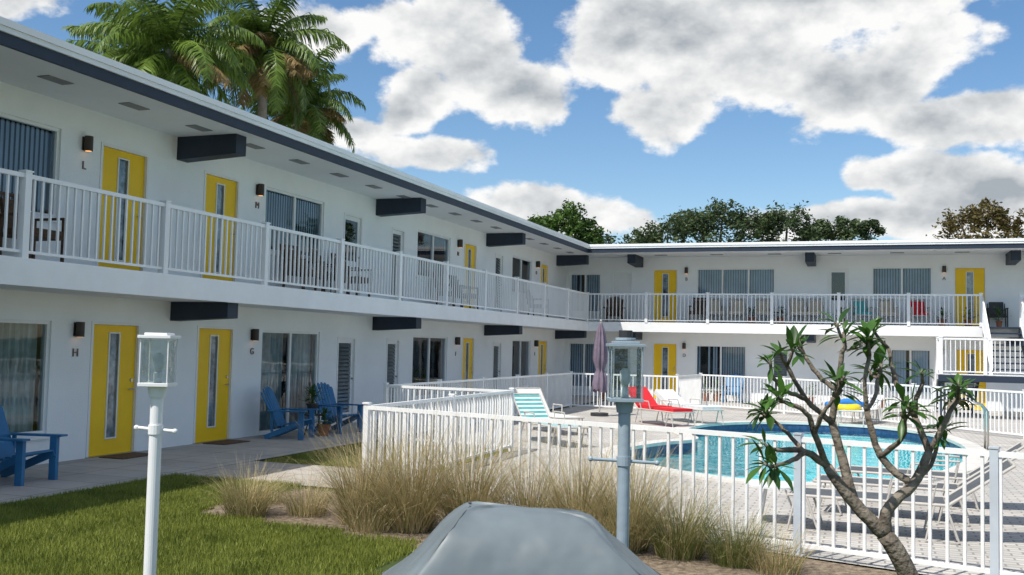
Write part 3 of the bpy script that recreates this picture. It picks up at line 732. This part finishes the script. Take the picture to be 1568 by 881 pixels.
tree(-11.0,57,6,[(-1.6,0,8.0,1.1,0.7),(0,0,8.6,1.3,0.9),(1.2,0,8.9,1.2,0.9),(-.6,0,7.7,1.8,.9)],'treeleaf2',55,0.11,12)
tree(-8.0,55.5,6,[(-1,0,8.8,1.2,0.9),(0.3,0,9.2,1.2,0.8),(1.6,0,8.5,1.3,0.8),(0,0,7.8,2.2,1.0)],'treeleaf2',60,0.11,13)
tree(-4.5,56,6,[(-0.8,0,8.9,1.0,0.8),(0.2,0,8.8,1.2,0.8),(1.5,0,8.3,1.2,0.6),(0,0,7.8,2.2,.8)],'treeleaf2',60,0.11,14)
tree(-1.0,56,6,[(-1.2,0,8.2,1.2,0.6),(0.0,0,8.5,.9,0.5),(.9,0,8.4,.7,0.4),(0,0,7.6,2.0,.7)],'treeleaf2',55,0.11,15)
tree(5.2,55,6,[(-1.0,0,8.5,1.0,0.7),(0.3,0,8.9,1.1,0.6),(1.3,0,8.4,1.0,0.6),(0,0,7.8,1.9,.8)],'treebrown',55,0.10,16)
tree(12,58,6,[(-1.0,0,8.5,1.6,1.0),(1,0,8.9,1.6,1.0)],'treeleaf',50,0.14,17)
tree(-14,60,6,[(-1.0,0,7.7,1.6,.8),(1,0,7.8,1.6,.8)],'treeleaf2',50,0.13,18)

# ------------------------------------------------------------------ furniture
def adirondack(x,y,rz,k='blue',z=0,s=1.0,name='adirondack_chair'):
    b=B()
    for i in range(6):
        t=i/5; b.box(-0.27,0.27,0.32-0.5*t-0.035,0.32-0.5*t+0.035,0.36-0.12*t,0.382-0.12*t,k)
    for sx in (-1,1):
        b.beam((sx*0.27,0.36,0.35),(sx*0.27,-0.42,0.02),0.03,0.1,k)
        b.box(sx*0.30-0.03,sx*0.30+0.03,0.28,0.38,0,0.54,k)
        b.beam((sx*0.34,0.44,0.555),(sx*0.33,-0.34,0.545),0.13,0.025,k)
        b.beam((sx*0.30,-0.27,0.54),(sx*0.27,-0.27,0.14),0.03,0.05,k)
    for i in range(7):
        t=(i-3)/3; hgt=0.98-0.10*t*t
        p0=Vector((t*0.20,-0.17,0.25)); p1=Vector((t*0.29,-0.50,hgt))
        b.beam(p0,p1,0.075,0.018,k,up=(0,1,0.3))
        dv=(p1-p0).normalized(); b.beam(p1-dv*0.001,p1+dv*0.025,0.045,0.017,k,up=(0,1,0.3))
    b.beam((-0.3,-0.31,0.55),(0.3,-0.31,0.55),0.05,0.03,k); b.beam((-0.25,-0.22,0.28),(0.25,-0.22,0.28),0.03,0.05,k)
    return b.obj(name,T=TR(x,y,z,rz,s),bevel=0.004)
FX=-math.pi/2
adirondack(-10.05,9.85,FX+0.1); adirondack(-10.1,8.9,FX-0.1)
adirondack(-10.25,16.5,FX+0.2,s=0.95); adirondack(-10.2,18.2,FX-0.25,s=0.98)
def armchair(x,y,z,rz,seat,fr='wicker',name='patio_armchair'):
    b=B()
    for sx in (-1,1):
        for yy,h in ((0.25,0.62),(-0.25,0.62)): b.box(sx*0.28-0.02,sx*0.28+0.02,yy-0.02,yy+0.02,0,h,fr)
        b.box(sx*0.28-0.03,sx*0.28+0.03,-0.28,0.28,0.62,0.65,fr)
        b.beam((sx*0.26,-0.25,0.38),(sx*0.26,-0.40,0.95),0.03,0.03,fr)
    b.box(-0.27,0.27,-0.26,0.28,0.34,0.38,fr); b.box(-0.25,0.25,-0.24,0.27,0.382,0.46,seat)
    for i in range(6): b.beam((-0.2+0.08*i,-0.255,0.4),(-0.2+0.08*i,-0.40,0.93),0.03,0.015,fr)
    b.beam((-0.28,-0.40,0.94),(0.28,-0.40,0.94),0.03,0.05,fr)
    T=Matrix.Translation((0,-0.29,0.44))@Matrix.Rotation(0.26,4,'X'); b.box(-0.22,0.22,0.02,0.08,0,0.42,seat,T)
    return b.obj(name,T=TR(x,y,z,rz),bevel=0.012)
armchair(-10.5,10.4,Z1,FX,'wicker'); armchair(-10.5,17.2,Z1,FX-0.2,'wicker'); armchair(-10.5,18.3,Z1,FX+0.2,'wicker')
armchair(-10.5,19.2,Z1,FX,'wicker'); armchair(-10.5,9.3,Z1,FX,'red'); armchair(-10.5,24.5,Z1,FX,'wicker'); armchair(-10.5,25.6,Z1,FX,'wicker'); armchair(-10.5,32,Z1,FX,'wicker')
FY=math.pi
for x,c in ((-5.9,'wicker'),(-5.3,'cream'),(-4.55,'cream'),(-3.6,'cream'),(-2.45,'cream'),(-1.9,'cream'),(-0.3,'teal'),(0.5,'cream'),(1.5,'red')): armchair(x,36.55,Z1,FY+rnd.uniform(-.3,.3),c,'lframe' if c!='wicker' else 'wicker')
adirondack(-4.6,36.2,FY,z=0); adirondack(-9.0,36.5,FY+.2,'wicker',z=Z1)
armchair(3.9,36.7,Z1,FY,'potdark','potdark')
def table(x,y,z,h=0.45,r=0.25,k='potdark'):
    b=B(); b.tube([(0,0,h-0.02),(0,0,h)],r,k,24)
    for i in range(3):
        a=i*2.09; b.tube([(math.cos(a)*r*0.4,math.sin(a)*r*0.4,h-0.02),(math.cos(a)*r*0.9,math.sin(a)*r*0.9,0)],0.012,k,6)
    b.obj('side_table',T=TR(x,y,z))
table(-10.2,17.75,Z1); table(-3.1,36.5,Z1); table(-10.25,17.35,0,0.4,0.22,'potdark')
for y_,z_ in ((12.7,0.0),(15.2,0.0),(27.2,0.0),(12.7,Z1),(15.2,Z1)):
    mb=B(); mb.box(-0.23,0.23,-0.38,0.38,0.001,0.016,'wicker'); mb.obj('door_mat',T=TR(-10.72,y_,z_),bevel=0.004)
def pot(x,y,z,r=0.14,h=0.25,ph=0.35,k='terracotta',n=90,leaf='plantleaf'):
    e=empty('potted_plant',(x,y,z)); b=B(); b.tube([(0,0,0),(0,0,h*0.85),(0,0,h*0.85),(0,0,h)],[r*0.7,r*0.95,r*1.08,r*1.08],k,16); b.tube([(0,0,h),(0,0,h+0.004)],r*0.95,'mulch',14); b.obj('pot',e)
    b=B(); r_=random.Random(int(x*77+y*13))
    for i in range(n):
        a=r_.uniform(0,6.28);el=r_.uniform(0.2,1.5);L=ph*r_.uniform(.4,1); d=Vector((math.cos(a)*math.cos(el),math.sin(a)*math.cos(el),math.sin(el)))
        p=Vector((0,0,h))+d*L; s=r_.uniform(0.03,0.06); t=Vector((-math.sin(a),math.cos(a),0)); f=(d+Vector((0,0,-.6))).normalized()
        b.add([p-f*s,p+t*s*.5,p+f*s*1.3,p-t*s*.5],[(0,1,2,3)],leaf)
        if i%6==0: b.tube([(0,0,h),tuple(p)],0.004,leaf,4)
    b.obj('leaves',e)
pot(-10.3,17.35,0.405,0.11,0.2,0.35,'potdark',120); pot(-10.0,17.3,0,0.13,0.22,0.3,'terracotta')
for x in (-4.0,-3.0,-1.0,2.2,3.0): pot(x,36.35,Z1,0.14,0.25,0.4)
for x in (-5.6,-5.2,-2.0,-1.2,0.3,2.4): pot(x,36.5,0,0.16,0.28,0.5)
pot(3.9,36.2,Z1,0.1,0.2,0.5); pot(-9.0,35.0,0,0.15,0.3,0.5)

def lounger(x,y,rz,sl='slingw',fr='lframe',back=0.9,towel=None,cushion=False):
    b=B(); w=0.30; zs=0.36
    for sx in (-1,1):
        b.tube([(sx*w,-0.25,zs),(sx*w,1.25,zs)],0.016,fr,8)
        bx,bz=-0.25-0.72*math.cos(back),zs+0.72*math.sin(back); b.tube([(sx*w,-0.25,zs),(sx*w,bx,bz)],0.016,fr,8)
        for yy in (-0.35,0.95): b.tube([(sx*w,yy+0.12,zs),(sx*(w+0.01),yy,0.012),(sx*(w+0.01),yy+0.3,0.012),(sx*w,yy+0.22,zs)],0.014,fr,8)
        b.tube([(sx*w,-0.1,zs),(sx*(w+.03),-0.15,zs+0.2),(sx*(w+.03),0.25,zs+0.2),(sx*w,0.3,zs)],0.014,fr,8)
    b.tube([(-w,1.25,zs),(w,1.25,zs)],0.016,fr,8); b.tube([(-w,bx,bz),(w,bx,bz)],0.016,fr,8)
    d=Vector((0,-math.cos(back),math.sin(back))); up_=d.cross(Vector((1,0,0)))
    if not towel:
        b.box(-w,w,-0.23,1.22,zs-0.004,zs+0.005,sl); b.beam(Vector((0,-0.26,zs)),Vector((0,-0.25,zs))+d*0.70,2*w,0.009,sl,up=up_)
    else:
        n=26
        for i in range(n):
            t=i/n; y0=-0.23+1.46*t; b.box(-w,w,y0,y0+0.048,zs-0.004,zs+0.004,sl if i%2 else towel)
        for i in range(13):
            p=Vector((0,-0.25,zs))+d*(0.03+i*0.053); b.beam(p+Vector((-w,0,0)),p+Vector((w,0,0)),0.048,0.008,sl if i%2 else towel,up=up_)
    if cushion:
        b.box(-w+.02,w-.02,-0.2,0.35,zs+0.006,zs+0.09,sl); b.box(-w+.03,w-.03,0.37,1.2,zs+0.006,zs+0.08,sl)
        b.beam(Vector((0,-0.27,zs+0.05)),Vector((0,-0.25,zs+0.07))+d*0.68,2*w-.05,0.09,sl,up=up_)
    return b.obj('sun_lounger',T=TR(x,y,0,rz))
lounger(-5.93,18.5,-2.35,'slingw',towel='teal',back=0.78); lounger(-6.7,20.9,-2.35,'slingw',back=0.8)
lounger(-4.97,24.3,-2.35,'red',back=0.62,cushion=True); lounger(-4.5,25.6,-2.35,'slingw',back=0.45,cushion=True)
lounger(0.45,11.0,1.55,'sling',back=0.62); lounger(0.65,12.2,1.5,'sling',back=0.62); lounger(0.85,13.4,1.5,'sling',back=0.62); table(-1.0,11.2,0,0.4,0.3,'slingw')
lounger(-0.2,28.0,2.9,'slingw',back=0.5)
b=B(); b.tube([(0.28*math.cos(a/12*6.283),0.28*math.sin(a/12*6.283),0) for a in range(13)],0.09,'yellowtoy',10); b.tube([(-.5,-.1,0.05),(0,.3,0.12),(.6,.2,0.05)],[.08,.1,.06],'bluetoy',10)
b.obj('pool_float',T=TR(-0.6,27.5,0.42),smooth=True)
# umbrella
um=empty('closed_patio_umbrella',(-6.85,26.3,0)); b=B()
b.tube([(0,0,0),(0,0,2.5)],0.02,'lframe',10); b.tube([(0,0,0),(0,0,0.08)],0.24,'potdark',20); b.ball((0,0,2.54),0.03,'lframe'); b.obj('pole_and_base',um)
b=B(); prof=[(2.48,.03),(2.25,.09),(1.9,.135),(1.5,.16),(1.30,.11),(1.22,.09),(1.1,.135),(0.85,.17),(0.66,.15)]; vs=[];fs=[];NP=32
for li,(z,r0) in enumerate(prof):
    for i in range(NP):
        a=2*math.pi*i/NP; q=r0*(1+0.38*math.cos(8*a+li*0.15)); vs.append((q*math.cos(a),q*math.sin(a),z+(0.06*math.cos(8*a) if li==len(prof)-1 else 0)))
for li in range(len(prof)-1):
    for i in range(NP): j=(i+1)%NP; fs.append((li*NP+i,li*NP+j,(li+1)*NP+j,(li+1)*NP+i))
b.add(vs,fs,'umb'); b.obj('canopy',um,smooth=True)
# pool handrails
b=B()
for dy in (0,0.55):
    b.tube([(2.1,21.4+dy,0),(2.1,21.4+dy,0.75),(2.0,21.4+dy,0.88),(1.8,21.4+dy,0.9),(1.5,21.4+dy,0.72),(1.3,21.4+dy,0.3),(1.25,21.4+dy,-0.3)],0.022,'steel',10)
b.obj('pool_handrail',smooth=True)

# ------------------------------------------------------------------ world
world=bpy.data.worlds.new('World'); scene.world=world; world.use_nodes=True
nt=world.node_tree; N=nt.nodes; L=nt.links; N.clear()
SUN_AZ=math.radians(207); SUN_EL=math.radians(56)
def mth(op,a,b_=None,c=None,clamp=False):
    n=N.new('ShaderNodeMath'); n.operation=op; n.use_clamp=clamp
    for i,v in enumerate((a,b_,c)):
        if v is None: continue
        if isinstance(v,(int,float)): n.inputs[i].default_value=v
        else: L.new(v,n.inputs[i])
    return n.outputs[0]
sky=N.new('ShaderNodeTexSky'); sky.sky_type='NISHITA'; sky.sun_disc=False; sky.sun_elevation=SUN_EL; sky.sun_rotation=SUN_AZ
sky.air_density=1.0; sky.dust_density=0.3; sky.ozone_density=2.0
hs=N.new('ShaderNodeHueSaturation'); hs.inputs['Saturation'].default_value=1.18; hs.inputs['Value'].default_value=1.0; L.new(sky.outputs[0],hs.inputs['Color'])
bg=N.new('ShaderNodeBackground'); bg.inputs['Strength'].default_value=0.135; L.new(hs.outputs[0],bg.inputs[0])
tc=N.new('ShaderNodeTexCoord'); sx=N.new('ShaderNodeSeparateXYZ'); L.new(tc.outputs['Generated'],sx.inputs[0])
az=mth('MULTIPLY',mth('ARCTAN2',sx.outputs[0],sx.outputs[1]),57.2958); el=mth('MULTIPLY',mth('ARCSINE',sx.outputs[2]),57.2958)
def noise(off,scale,detail,rough=0.55):
    mp=N.new('ShaderNodeMapping'); mp.inputs['Location'].default_value=off; mp.inputs['Scale'].default_value=(1,1,1.5)
    L.new(tc.outputs['Generated'],mp.inputs[0]); n=N.new('ShaderNodeTexNoise'); n.inputs['Scale'].default_value=scale; n.inputs['Detail'].default_value=detail; n.inputs['Roughness'].default_value=rough
    L.new(mp.outputs[0],n.inputs['Vector']); return n
nw=noise((3,1,2),6,3); sp=N.new('ShaderNodeSeparateColor'); L.new(nw.outputs['Color'],sp.inputs[0])
azw=mth('ADD',az,mth('MULTIPLY',mth('SUBTRACT',sp.outputs[0],0.5),8)); elw=mth('ADD',el,mth('MULTIPLY',mth('SUBTRACT',sp.outputs[1],0.5),4))
blobs=[(-24,17,5.0,3.2),(-19,14.4,4,2.2),(-25.5,14.0,3,1.8),(-13,17.5,6,3.6),(-8,16.5,8,4.2),(-11,13.5,4,1.8),(-3,15,6,3.2),(1.5,14.8,3.5,2.4),(5,12.4,5.5,1.6),(-25,10.8,3.6,1.2),
       (-16.5,7.4,5,1.5),(2,9.2,4.0,0.9),(6,8.6,5,2.0),(0,7.0,5,1.0),(-47,17.5,3.5,1.6),(-32,17.5,3,1.6),(-2,19.8,8,3),(-29,12,2.5,1.2),(18,12,7,4),(-60,13,9,3),(35,15,9,4),(-26,22,6,2)]
cmb=N.new('ShaderNodeCombineXYZ'); L.new(azw,cmb.inputs[0]); L.new(elw,cmb.inputs[1])
mn=None
for (a,e,ra,re) in blobs:
    v=N.new('ShaderNodeVectorMath'); v.operation='MULTIPLY_ADD'; L.new(cmb.outputs[0],v.inputs[0])
    ra*=1.15; re*=1.15
    v.inputs[1].default_value=(1/ra,1/re,0); v.inputs[2].default_value=(-a/ra,-e/re,0)
    l=N.new('ShaderNodeVectorMath'); l.operation='LENGTH'; L.new(v.outputs[0],l.inputs[0])
    mn=l.outputs['Value'] if mn is None else mth('SMOOTH_MIN',mn,l.outputs['Value'],0.15)
m=mth('SUBTRACT',1.0,mn)
hm=mth('SUBTRACT',mth('MULTIPLY',mth('SUBTRACT',sp.outputs[2],0.47),3),mth('MULTIPLY',mth('SUBTRACT',26,el,None,True),3))
m=mth('MAXIMUM',m,hm)
f1=noise((0,0,0),9,6,0.60); f2=noise((0,0,-0.022),9,5,0.55)
f3=noise((0,0,0),9,5,0.55)
dens=mth('ADD',m,mth('MULTIPLY',mth('SUBTRACT',f1.outputs['Fac'],0.5),2.3))
ss=N.new('ShaderNodeMapRange'); ss.interpolation_type='SMOOTHSTEP'; ss.inputs[1].default_value=0.0; ss.inputs[2].default_value=0.30; L.new(dens,ss.inputs[0])
thick=N.new('ShaderNodeMapRange'); thick.interpolation_type='SMOOTHSTEP'; thick.inputs[1].default_value=0.1; thick.inputs[2].default_value=1.1; L.new(dens,thick.inputs[0])
rel=mth('MULTIPLY',mth('SUBTRACT',f3.outputs['Fac'],f2.outputs['Fac']),2.8)
br_=mth('ADD',mth('SUBTRACT',0.92,mth('MULTIPLY',thick.outputs[0],0.42)),rel,None)
br_=mth('MINIMUM',mth('MAXIMUM',br_,0.30),1.0)
cr=N.new('ShaderNodeValToRGB'); cr.color_ramp.elements[0].position=0.3; cr.color_ramp.elements[0].color=(0.38,0.42,0.46,1); cr.color_ramp.elements[1].position=1.0; cr.color_ramp.elements[1].color=(0.93,0.93,0.92,1)
L.new(br_,cr.inputs[0])
bc=N.new('ShaderNodeBackground'); L.new(cr.outputs[0],bc.inputs[0]); bc.inputs[1].default_value=1.06
mx=N.new('ShaderNodeMixShader'); L.new(ss.outputs[0],mx.inputs[0]); L.new(bg.outputs[0],mx.inputs[1]); L.new(bc.outputs[0],mx.inputs[2])
wo=N.new('ShaderNodeOutputWorld'); L.new(mx.outputs[0],wo.inputs[0])

sd=bpy.data.lights.new('sun','SUN'); sd.energy=5.0; sd.angle=math.radians(0.5); sd.color=(1.0,0.95,0.87)
so=bpy.data.objects.new('sun',sd); scene.collection.objects.link(so)
sv=Vector((math.sin(SUN_AZ)*math.cos(SUN_EL),math.cos(SUN_AZ)*math.cos(SUN_EL),math.sin(SUN_EL)))
so.rotation_euler=sv.to_track_quat('Z','Y').to_euler(); so.location=(0,-20,40)

# ------------------------------------------------------------------ camera
yaw,pitch,roll=.3435,.0580,.0214
F=Vector((-math.sin(yaw)*math.cos(pitch),math.cos(yaw)*math.cos(pitch),math.sin(pitch)))
R=Vector((math.cos(yaw),math.sin(yaw),0)); U=R.cross(F)
R2=R*math.cos(roll)+U*math.sin(roll); U2=U*math.cos(roll)-R*math.sin(roll)
cd=bpy.data.cameras.new('camera'); co=bpy.data.objects.new('camera',cd); scene.collection.objects.link(co)
cd.sensor_width=36; cd.lens=1543.13/1568*36; cd.clip_end=2000; cd.clip_start=0.05
co.matrix_world=Matrix(((R2.x,U2.x,-F.x,0),(R2.y,U2.y,-F.y,0),(R2.z,U2.z,-F.z,1.8104),(0,0,0,1)))
scene.camera=co
